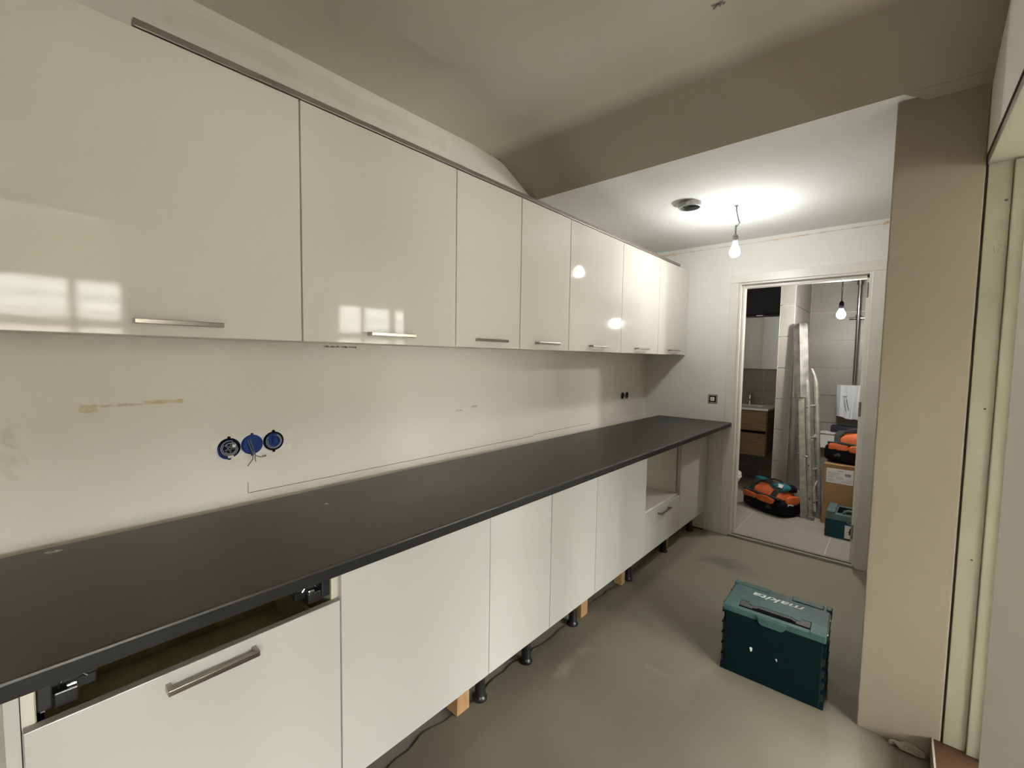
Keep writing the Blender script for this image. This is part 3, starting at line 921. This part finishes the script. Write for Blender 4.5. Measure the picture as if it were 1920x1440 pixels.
# ribs and dark latch slots along the vertical edges
for sx in (-1, 1):
    rib = MB()
    x0, x1 = (sx * hw, sx * (hw - .016))
    for k in range(5):
        z0 = .030 + k * .050
        rib.box(min(x0, x1), max(x0, x1), -hd + .002, hd - .02, z0 + .036, z0 + .042, bev=.001)
    rib.box(min(sx * (hw - .004), x1), max(sx * (hw - .004), x1), -hd + .026, hd - .03, .0, H - .03)
    rib.box(min(x0, x1), max(x0, x1), -hd + .002, hd - .02, .0, .028, bev=.003)
    rib.box(min(x0, x1), max(x0, x1), -hd + .002, hd - .02, .278, .286, bev=.001)
    L(rib, 'side_ribs', M_teal)
    for k in range(4):
        z0 = .030 + k * .050
        xa, xb = sx * (hw - .004), sx * (hw - .0135)
        L(MB().box(min(xa, xb), max(xa, xb), -hd + .004, -hd + .024, z0 + .003, z0 + .034), 'latch_slot', M_black)
# top frame (paler from dust and painted-in top light)
tp = MB()
tp.box(-hw + .004, hw - .004, -hd - .001, -hd + .026, H - .030, H - .004, bev=.003)
tp.box(-hw + .004, hw - .004, -hd + .092, hd, H - .030, H - .004, bev=.003)
tp.box(-hw + .004, -hw + .060, -hd + .02, -hd + .095, H - .030, H - .0042, bev=.001)
tp.box(hw - .060, hw - .004, -hd + .02, -hd + .095, H - .030, H - .0042, bev=.001)
L(tp, 'top_frame', M_teal_l)
for (x0, x1, y0, y1, z0, z1, bv) in ((-hw + .004, -hw + .060, -hd - .003, -hd + .030, H - .020, H, .003), (hw - .060, hw - .004, -hd - .003, -hd + .030, H - .020, H, .003),
                                     (-hw + .030, -hw + .15, hd - .035, hd + .004, H - .020, H, .003), (hw - .15, hw - .030, hd - .035, hd + .004, H - .020, H, .003),
                                     (-hw - .001, -hw + .020, hd - .035, hd + .002, H - .04, H + .004, .004), (hw - .020, hw + .001, hd - .035, hd + .002, H - .04, H + .004, .004),
                                     (-hw, -hw + .012, -hd + .04, hd - .05, H - .05, H - .006, .003), (hw - .012, hw, -hd + .04, hd - .05, H - .05, H - .006, .003)):
    L(MB().box(x0, x1, y0, y1, z0, z1, bev=bv), 'corner_lug', M_teal_l)
# thumb lip bulging over the front
lp = MB().prism([(-.052, H - .024), (-.046, H - .036), (-.036, H - .042), (.036, H - .042), (.046, H - .036), (.052, H - .024), (.056, H - .008), (-.056, H - .008)], -hd - .009, -hd + .01, 'y', bev=.003)
L(lp, 'front_lip', M_teal_l)
L(MB().box(-hw + .056, hw - .056, -hd + .030, -hd + .096, H - .026, H - .0066), 'handle_recess', M_dark)
# flat carrying handle: two end plates, a grip bar and a teal tab laid over it
for sx in (-1, 1):
    L(MB().box(min(sx * .082, sx * .134), max(sx * .082, sx * .134), -hd + .040, -hd + .088, H - .016, H - .0040, bev=.002), 'handle_plate', M_teal_h)
gr = MB().prism([(-.084, -hd + .050), (-.072, -hd + .052), (-.064, -hd + .060), (.064, -hd + .060), (.072, -hd + .052), (.084, -hd + .050), (.084, -hd + .076), (-.084, -hd + .076)], H - .016, H - .003, 'z', bev=.002)
L(gr, 'handle', M_teal_h, label='brown-grey carrying handle lying flat')
dk = MB().prism([(-.100, -hd + .094), (-.100, -hd + .070), (-.090, -hd + .064), (-.076, -hd + .064), (-.066, -hd + .074), (-.040, -hd + .076), (.040, -hd + .076), (.066, -hd + .074), (.076, -hd + .064), (.090, -hd + .064), (.100, -hd + .070), (.100, -hd + .094)], H - .010, H - .0005, 'z', bev=.0015)
L(dk, 'handle_tab', M_teal_l)
for sx in (-1, 1):
    for yy in (-hd + .025, .02):
        L(MB().box(min(sx * (hw - .006), sx * (hw + .0012)), max(sx * (hw - .006), sx * (hw + .0012)), yy, yy + .016, H - .022, H - .006), 'lug_notch', M_black)
me = text_mesh('makita', .060, .30, .0004, .0004)
me.materials.append(M_print)
lo = bpy.data.objects.new('lettering', me)
COL.objects.link(lo)
lo.parent = tc
lo.location = (.0, hd - .085, H - .0035)
lo.rotation_euler = (0, 0, pi)
lo.scale = (1.28, .95, 1)
lo['label'] = 'white italic lettering'
L(MB().prism([(-.078, .148), (-.070, .152), (-.066, .146), (-.068, .134), (-.073, .130)], -hd - .0008, -hd + .001, 'y'), 'scuff_mark', M_print, label='white chip on the front')
L(MB().prism([(.022, .140), (.026, .143), (.029, .134), (.026, .130)], -hd - .0008, -hd + .001, 'y'), 'scuff_mark', M_print, label='white chip on the front')

# ------------------------------------------------------------------ small plaster crumbs by the pier
o = MB().blob((1.800, 2.078, .010), (.045, .018, .010), k=3, cuts=6, amp=.012, ns=45).build('plaster_rubble', M_pier)
o['label'] = 'small lump of broken plaster at the foot of the pier'
o['category'] = 'rubble'

# ------------------------------------------------------------------ bathroom things
# vanity
t = thing('vanity_unit', 'wall-hung oak vanity with two drawers in the bathroom niche', 'vanity', (.40, 5.5, .38))
MB().box(.13, .686, 5.272, 5.748, .385, .875).build('cabinet', M_oak, t)
for z0, z1 in ((.385, .625), (.655, .868)):
    MB().box(.13, .680, 5.25, 5.270, z0, z1, bev=.002).build('drawer', M_oak, t)
MB().box(.135, .675, 5.266, 5.2715, .627, .653).build('finger_groove', M_dark, t)
t = thing('washbasin', 'thin white washbasin top on the oak vanity', 'washbasin', (.40, 5.5, .876))
mb = MB().box(.128, .692, 5.245, 5.305, .876, .900, bev=.004).box(.128, .692, 5.62, 5.748, .876, .900, bev=.004).box(.128, .20, 5.30, 5.63, .876, .900, bev=.004).box(.58, .692, 5.30, 5.63, .876, .900, bev=.004)
mb.build('rim', M_ceramic, t)
MB().lathe([(.19, .8885), (.18, .886), (.12, .880), (.01, .8765)], (.39, 5.465, 0), 24).build('bowl', M_ceramic, t, smooth=True)
t = thing('faucet', 'small chrome basin mixer tap behind the washbasin', 'faucet', (.40, 5.66, .90))
MB().lathe([(.024, .8995), (.022, .91), (.019, .93), (.019, .985), (.016, .99)], (.42, 5.66, 0), 16).build('body', M_chrome, t, smooth=True)
MB().tube([(.42, 5.655, .955), (.42, 5.60, .965), (.42, 5.545, .950)], .011, 10).build('spout', M_chrome, t, smooth=True)
MB().tube([(.42, 5.665, .988), (.425, 5.70, 1.02), (.43, 5.71, 1.035)], [.014, .010, .007], 10).lathe([(.017, .985), (.019, 1.0), (.012, 1.012)], (.42, 5.66, 0), 14).build('lever', M_chrome, t, smooth=True)
t = thing('mirror', 'frameless mirror above the vanity in the bathroom niche', 'mirror', (.45, 5.735, 1.315))
MB().box(.13, .831, 5.728, 5.7485, 1.318, 1.918, bev=.001).build('mirror_glass', M_mirror, t)
t = thing('mirror_lamp', 'slim dark lamp bar above the bathroom mirror', 'lamp', (.45, 5.73, 1.95))
MB().box(.16, .80, 5.690, 5.72, 1.942, 1.960, bev=.003).build('bar', M_slate, t)
MB().box(.43, .50, 5.71, 5.7485, 1.930, 1.955, bev=.002).build('bracket', M_chrome, t)
t = thing('extractor_vent', 'round dark extractor vent high on the bathroom niche wall', 'vent', (.27, 5.745, 2.25))
MB().lathe([(.062, 0), (.062, .012), (.050, .018), (.03, .018)], (.285, 5.7485 - .0185, 2.225), 22, 'y').build('ring', M_black, t)
# toilet
t = thing('toilet', 'white wall-hung toilet at the left edge of the bathroom', 'toilet', (.40, 4.22, .05))
mb = MB()
rings = []
for (z, ln, wd, x0) in ((.07, .22, .16, .12), (.12, .32, .22, .12), (.20, .43, .30, .12), (.29, .52, .345, .12), (.345, .555, .36, .12), (.365, .56, .362, .12)):
    ring = []
    for k in range(28):
        a = 2 * pi * k / 28
        cxx = x0 + ln * .5 + .02
        ex = abs(cos(a)) ** (0.9) * (1 if cos(a) > 0 else -1)
        ring.append(mb.bm.verts.new((cxx + ex * ln / 2, 4.22 + sin(a) * wd / 2, z)))
    rings.append(ring)
for a, bq in zip(rings, rings[1:]):
    for k in range(28):
        mb.bm.faces.new((a[k], a[(k + 1) % 28], bq[(k + 1) % 28], bq[k]))
mb.bm.faces.new(rings[0][::-1])
mb.bm.faces.new(rings[-1])
mb.build('bowl', M_ceramic, t, smooth=True)
for nm, za, zb, g in (('seat', .369, .384, .0), ('lid', .388, .410, .004)):
    mb = MB()
    pts = []
    for k in range(28):
        a = 2 * pi * k / 28
        ex = abs(cos(a)) ** .9 * (1 if cos(a) > 0 else -1)
        pts.append((  .425 + ex * (.283 - g), 4.22 + sin(a) * (.183 - g)))
    mb.prism(pts, za, zb, 'z', bev=.005)
    mb.build(nm, M_ceramic, t, smooth=True)

# shower riser
t = thing('shower_riser', 'chrome shower riser pipe with rain arm on the tiled back wall', 'shower', (1.372, 5.70, 1.1))
MB().tube([(1.372, 5.69, 1.03), (1.372, 5.69, 2.26), (1.372, 5.68, 2.285), (1.40, 5.64, 2.30), (1.46, 5.50, 2.30)], .0165, 12).build('pipe', M_chrome_d, t, smooth=True)
MB().tube([(1.30, 5.69, 1.862), (1.455, 5.69, 1.862)], .014, 12).lathe([(.024, 1.845), (.024, 1.895)], (1.372, 5.69, 0), 14).build('slider', M_chrome_d, t, smooth=True)
MB().tube([(1.372, 5.69, 2.22), (1.372, 5.75, 2.22)], .012, 10).tube([(1.372, 5.69, 2.245), (1.30, 5.67, 2.25)], .010, 10).lathe([(.028, 2.20), (.028, 2.245)], (1.372, 5.69, 0), 14).build('bracket', M_chrome_d, t, smooth=True)
MB().lathe([(.004, 2.290), (.10, 2.275), (.10, 2.268), (.004, 2.266)], (1.46, 5.50, 0), 24).build('rain_head', M_chrome_d, t, smooth=True)
MB().tube([(1.26, 5.69, 1.03), (1.49, 5.69, 1.03)], .024, 12).build('thermostat', M_chrome_d, t, smooth=True)
# white bag hung over the mixer
mb = MB()
nx, nz = 12, 10
F = []
for sd in (0, 1):
    rows = []
    for j in range(nz + 1):
        row = []
        for i in range(nx + 1):
            u, v = i / nx, j / nz
            wv = .012 * sin(u * 11 + v * 3) * v + .008 * sin(u * 23 + 1)
            x = 1.236 + .008 * v + u * (.215 - .035 * v)
            z = 1.176 - .325 * v - .03 * u * v + .006 * sin(u * 9) * v
            th = .030 * sin(pi * min(1, max(0, u))) ** .5 * (1 - .6 * v) + .006
            yy = 5.62 + (-th if sd == 0 else th) + wv
            row.append(mb.bm.verts.new((x, yy, z)))
        rows.append(row)
    F.append(rows)
    for a, bq in zip(rows, rows[1:]):
        for i in range(nx):
            mb.bm.faces.new((a[i], a[i + 1], bq[i + 1], bq[i]))
for j in range(nz):
    mb.bm.faces.new((F[0][j][0], F[0][j + 1][0], F[1][j + 1][0], F[1][j][0]))
    mb.bm.faces.new((F[0][j][nx], F[0][j + 1][nx], F[1][j + 1][nx], F[1][j][nx]))
for i in range(nx):
    mb.bm.faces.new((F[0][0][i], F[0][0][i + 1], F[1][0][i + 1], F[1][0][i]))
    mb.bm.faces.new((F[0][nz][i], F[0][nz][i + 1], F[1][nz][i + 1], F[1][nz][i]))
t = thing('plastic_bag', 'white plastic bag hanging over the shower mixer on the tiled wall', 'bag', (1.34, 5.62, .85))
mb.build('bag', M_plastic_w, t, smooth=True)
mb = MB()
mb.tube([(1.29, 5.578, 1.062), (1.33, 5.574, 1.060)], .004, 5, flat=.6)
mb.tube([(1.305, 5.575, 1.03), (1.312, 5.573, .97), (1.325, 5.580, .915)], .003, 5)
mb.tube([(1.325, 5.572, 1.03), (1.335, 5.575, .98), (1.350, 5.584, .92)], .003, 5)
mb.build('print', M_wire, t, label='faint grey print')
# white wall-hung box with slate tray
t = thing('wall_heater', 'flat white wall-hung box low on the bathroom back wall behind the upper bag', 'heater', (1.30, 5.70, .5))
MB().box(1.118, 1.50, 5.62, 5.7495, .500, .672, bev=.006).build('housing', M_white, t)
MB().box(1.118, 1.50, 5.605, 5.625, .655, .678, bev=.003).build('top_rim', M_white, t)
o = MB().box(1.205, 1.50, 5.60, 5.74, .679, .745, bev=.008).build('storage_tray', M_slate)
o['label'] = 'slate grey tray on the flat white box at the bathroom back wall'
o['category'] = 'tray'

# cardboard box
t = thing('cardboard_box', 'brown cardboard box with a white shipping label, behind the door jamb', 'box', (1.46, 4.68, BZ), 0)
MB().box(1.273, 1.66, 4.53, 4.90, BZ, .541, bev=.003).build('carton', M_card, t)
MB().box(1.27, 1.663, 4.526, 4.62, .541, .5435).box(1.27, 1.663, 4.81, 4.904, .541, .5435).build('flaps', M_card, t)
lb = MB().box(1.291, 1.474, 4.5285, 4.5298, .388, .512).build('shipping_label', M_paper, t, label='white paper shipping label')
mb = MB()
yl = 4.5283
mb.box(1.365, 1.405, yl, yl + .0006, .493, .4965)
for (z, x0, x1) in ((.474, 1.300, 1.38), (.462, 1.300, 1.375), (.450, 1.300, 1.345), (.438, 1.300, 1.34), (.440, 1.36, 1.40), (.428, 1.36, 1.41), (.416, 1.30, 1.345), (.404, 1.30, 1.35), (.406, 1.40, 1.465), (.420, 1.435, 1.462)):
    mb.box(x0, x1, yl, yl + .0006, z, z + .0022)
for k in range(9):
    x0 = 1.420 + k * .0042
    mb.box(x0, x0 + (.0022 if k % 2 else .003), yl, yl + .0006, .455, .478)
mb.build('label_print', M_ink, lb)

# teal case in the bathroom
W2, D2, H2 = .390, .290, .21
t2 = thing('tool_case', 'teal tool case on the bathroom floor in front of the cardboard box', 'tool case', (1.329 + W2 / 2, 4.21 + D2 / 2, BZ), 0)
h2w, h2d = W2 / 2, D2 / 2


def L2(mb, name, m, parent=None, **k):
    return mb.build(name, m, parent or t2, world=False, **k)


L2(MB().box(-h2w, h2w, -h2d, h2d, 0, .140, bev=.005), 'body', M_teal_b)
L2(MB().box(-h2w + .004, h2w - .004, -h2d - .002, h2d - .004, .140, .190, bev=.006).box(-h2w + .004, -h2w + .06, -h2d, h2d - .02, .190, .205, bev=.003)
   .box(h2w - .06, h2w - .004, -h2d, h2d - .02, .190, .205, bev=.003).prism([(-.06, .140), (-.05, .125), (.05, .125), (.06, .140)], -h2d - .006, -h2d + .01, 'y'), 'lid', M_teal_p)
L2(MB().box(-h2w + .07, h2w - .07, -h2d + .05, h2d - .06, .189, .192), 'lid_recess', M_dark)
L2(MB().tube([(-.085, -h2d + .03, .192), (-.075, -h2d + .028, .212), (-.055, -h2d + .028, .222), (.055, -h2d + .028, .222), (.075, -h2d + .028, .212), (.085, -h2d + .03, .192)], .013, 10, flat=.8), 'handle', M_teal_p, smooth=True)
for sx in (-1, 1):
    for z0 in (.025, .075):
        L2(MB().box(min(sx * (h2w + .0008), sx * (h2w - .01)), max(sx * (h2w + .0008), sx * (h2w - .01)), -h2d - .0008, -h2d + .012, z0, z0 + .03), 'latch_slot', M_black)
lb2 = L2(MB().box(-.068, .02, -h2d - .0012, -h2d + .001, .012, .115), 'picture_label', M_paper, label='white label with a black tool pictogram')
L2(MB().prism([(-.042, .045), (-.015, .045), (-.015, .060), (-.02, .095), (-.036, .098), (-.040, .07)], -h2d - .0018, -h2d - .0008, 'y').box(-.046, -.012, -h2d - .0018, -h2d - .0008, .062, .070), 'pictogram', M_ink, lb2)

# duffel bag on the floor (local frame, x = long axis)
def duffel(loc, rz, label, sx, sy, sz, teal=True, seed=0.0):
    t = thing('tool_bag', label, 'bag', loc, rz)

    def B(mb, name, m, parent=None, **k):
        return mb.build(name, m, parent or t, world=False, smooth=True, **k)
    B(MB().blob((0, 0, sz * .27), (sx, sy, sz * .28), k=5, amp=.012, ns=9, seed=seed, cuts=9), 'base', M_blackn)
    B(MB().blob((0, 0, sz * .62), (sx * .97, sy * .95, sz * .33), k=3.6, amp=.018, ns=9, taper=.46, seed=seed + 3, cuts=12), 'shell', M_orange, label='orange nylon upper shell')
    st = MB()

    def side(q, f0=.0, f1=1.0, out=1.02):
        pts = []
        for a in range(15):
            an = pi * (f0 + (f1 - f0) * a / 14)
            c_, s_ = cos(an), sin(an)
            zz = sz * (.20 + .765 * (abs(s_) ** .7))
            f = 1 - .47 * min(1, max(0, (zz / sz - .30)) / .66)
            yy = sy * out * (abs(c_) ** .45) * (1 if c_ > 0 else -1)
            pts.append((sx * q + .010 * sin(an * 3 + q * 4), yy * f, zz))
        return pts
    for q in (-.55, .48):
        st.tube(side(q), .026, 6, flat=.22, up=(0, .2, 1))
    # black zip panel along the ridge and a dark band half way up the long side
    st.tube([(-sx * .62, 0, sz * .945), (-sx * .2, .01, sz * .965), (sx * .2, -.01, sz * .965), (sx * .62, 0, sz * .945)], .036, 8, flat=.25)
    st.tube([(-sx * .86, -sy * .83, sz * .60), (-sx * .4, -sy * .87, sz * .625), (sx * .1, -sy * .86, sz * .60), (sx * .5, -sy * .86, sz * .62), (sx * .84, -sy * .80, sz * .60)], .020, 6, flat=.55)
    B(st, 'straps', M_strap)
    hn = MB()
    for s in (-1, 1):
        hn.tube([(-sx * .52, s * sy * .55, sz * .82), (-sx * .36, s * sy * .42, sz * 1.0), (-sx * .05, s * sy * .25, sz * 1.09), (sx * .22, s * sy * .28, sz * 1.08), (sx * .46, s * sy * .50, sz * .84)], .012, 8, flat=.6)
    B(hn, 'handles', M_strap)
    pk = MB()
    for q, w_, h_ in ((-.50, .34, .115), (.25, .40, .12)):
        pk.blob((sx * q, -sy * .93, sz * .49), (sx * w_, sy * .10, sz * h_), k=4, cuts=6, amp=.010, ns=14, seed=seed + q * 5)
    pk.blob((sx * .93, 0, sz * .56), (sx * .08, sy * .52, sz * .15), k=3.4, cuts=6, amp=.010, ns=16, seed=seed + 9)
    B(pk, 'side_pockets', M_orange)
    B(MB().box(sx * 1.0, sx * 1.022, -sy * .52, -sy * .05, sz * .38, sz * .47, bev=.003), 'name_tag', M_paper)
    return t


rzb = radians(-30)
duffel((.885, 4.585, BZ + .010), rzb, 'orange and black tool bag with a teal bundle on the bathroom floor', .222, .150, .255, seed=1.0)
t = thing('jacket_bundle', 'crumpled teal cloth bundle with a white tag on the floor tool bag', 'cloth', (.905, 4.56, BZ + .245))
MB().blob((.960, 4.525, BZ + .240), (.080, .060, .036), k=2.6, cuts=8, amp=.020, ns=18, seed=5, rot=rzb).build('cloth', M_tealcl, t, smooth=True)
MB().blob((.79, 4.655, BZ + .258), (.085, .030, .020), k=2.6, cuts=6, amp=.012, ns=18, seed=8, rot=rzb).build('cloth_fold', M_tealcl, t, smooth=True)
mb = MB()
mb.prism([(-.026, -.017), (.026, -.017), (.026, .017), (-.026, .017)], 0, .003, 'z')
for v in mb.bm.verts:
    v.co = Matrix.Rotation(rzb, 3, 'Z') @ (Matrix.Rotation(radians(48), 3, 'X') @ v.co) + Vector((.968, 4.470, BZ + .268))
mb.build('tag', M_paper, t, label='white paper tag')
MB().blob((1.03, 4.57, BZ + .235), (.05, .050, .030), k=2.6, cuts=6, amp=.014, ns=22, seed=11).build('dark_fold', M_blackn, t, smooth=True)
# backpack-like tool bag on the cardboard box
duffel((1.480, 4.70, .556), radians(-8), 'orange and black tool bag lying on top of the cardboard box', .215, .135, .265, seed=7.0)

# folded ladder leaning on the tiled partition
lad = thing('folding_ladder', 'paint-spattered folded aluminium ladder leaning on the tiled partition', 'ladder', (1.16, 4.58, BZ))


def stile(p0, p1, r, ang=pi / 4, m=M_alu, name='stile', flat=None, n=4):
    a = Vector(p0)
    b = Vector(p1)
    mb = MB()
    pts = [a + (b - a) * (k / 8) for k in range(9)]
    mb.tube(pts, r, n, flat=flat, up=(1, 1, 0))
    return mb.build(name, m, lad, smooth=(n > 6))


zt = BZ
# main stile: lower dull part, upper shiny wrapped part with a rounded top
A0, A1 = Vector((1.140, 4.565, zt)), Vector((1.012, 4.752, 1.735))
mid = A0.lerp(A1, .62)
mb = MB()
mb.tube([A0.lerp(mid, k / 8) for k in range(9)], .040, 4, flat=.8, up=(1, .12, 0))
mb.build('front_stile', M_alu, lad)
mb = MB()
mb.tube([mid.lerp(A1, k / 8) for k in range(9)] + [A1 + Vector((-.002, .003, .018)), A1 + Vector((-.003, .004, .030))], [.056] * 9 + [.050, .030], 4, flat=1.0, up=(1, 1, 0))
mb.build('wrapped_top', M_alu_s, lad, label='shiny wrapped upper end of the ladder')
B0, B1 = Vector((1.196, 4.548, zt)), Vector((1.094, 4.70, 1.20))
B2 = Vector((1.070, 4.72, 1.30))
mb = MB().tube([B0.lerp(B1, k / 8) for k in range(9)] + bez(B1, B1 + Vector((-.008, .012, .09)), B2, 5)[1:] + [Vector((1.043, 4.735, 1.345))], [.0235] * 9 + [.021, .018, .016, .014, .012, .011], 8, flat=.9)
mb.build('rear_stile', M_alu, lad, smooth=True)
C0, C1 = Vector((1.245, 4.66, zt)), Vector((1.150, 4.80, 1.19))
mb = MB().tube([C0.lerp(C1, k / 8) for k in range(9)] + bez(C1, C1 + Vector((-.006, .008, .08)), C1 + Vector((-.045, .03, .155)), 5)[1:], [.0235] * 9 + [.021, .018, .016, .014, .012], 8, flat=.9)
mb.build('rear_stile', M_alu, lad, smooth=True)
D0, D1 = Vector((1.09, 4.72, zt)), Vector((.985, 4.775, 1.5))
for k in range(6):
    f = .13 + k * .135
    pa, pb = A0.lerp(A1, f), B0.lerp(B1, min(1, f * 1.42))
    pb = Vector((pb.x, pb.y, pa.z + .01))
    # rung running back from the front stile
    MB().tube([pa + Vector((.01, .02, 0)), pa + Vector((-.055, .115, .0))], .012, 8).build('rung', M_alu, lad, smooth=True)
for k in range(4):
    f = .12 + k * .24
    pa, pb = B0.lerp(B1, f), C0.lerp(C1, f)
    MB().tube([pa, pb + Vector((0, 0, .01))], .011, 8).build('rung', M_alu, lad, smooth=True)
MB().tube([B0.lerp(B1, .16), C0.lerp(C1, .30)], .009, 6, flat=.5).build('brace', M_alu, lad)
MB().tube([B0.lerp(B1, .56), C0.lerp(C1, .64)], .010, 6, flat=.5).build('brace', M_alu, lad)
MB().tube([A0.lerp(A1, .33) + Vector((-.04, -.02, 0)), B0.lerp(B1, .46) + Vector((0, -.022, 0))], .005, 6).build('spreader', M_alu_s, lad)
mb = MB()
for (P0, P1, f, dx) in ((B0, B1, .83, -.0), (B0, B1, .40, 0), (B0, B1, .155, 0)):
    p = P0.lerp(P1, f)
    mb.lathe([(.006, -.026), (.006, -.0235)], (p.x, p.y, p.z), 10, 'y')
mb.build('bolt_holes', M_black, lad)
for p in (A0, B0, C0):
    MB().box(p.x - .026, p.x + .026, p.y - .024, p.y + .024, BZ, BZ + .03, bev=.004).build('foot', M_grey_sock, lad)

# tidy helper properties
for o in bpy.data.objects:
    if '_o' in o:
        del o['_o']
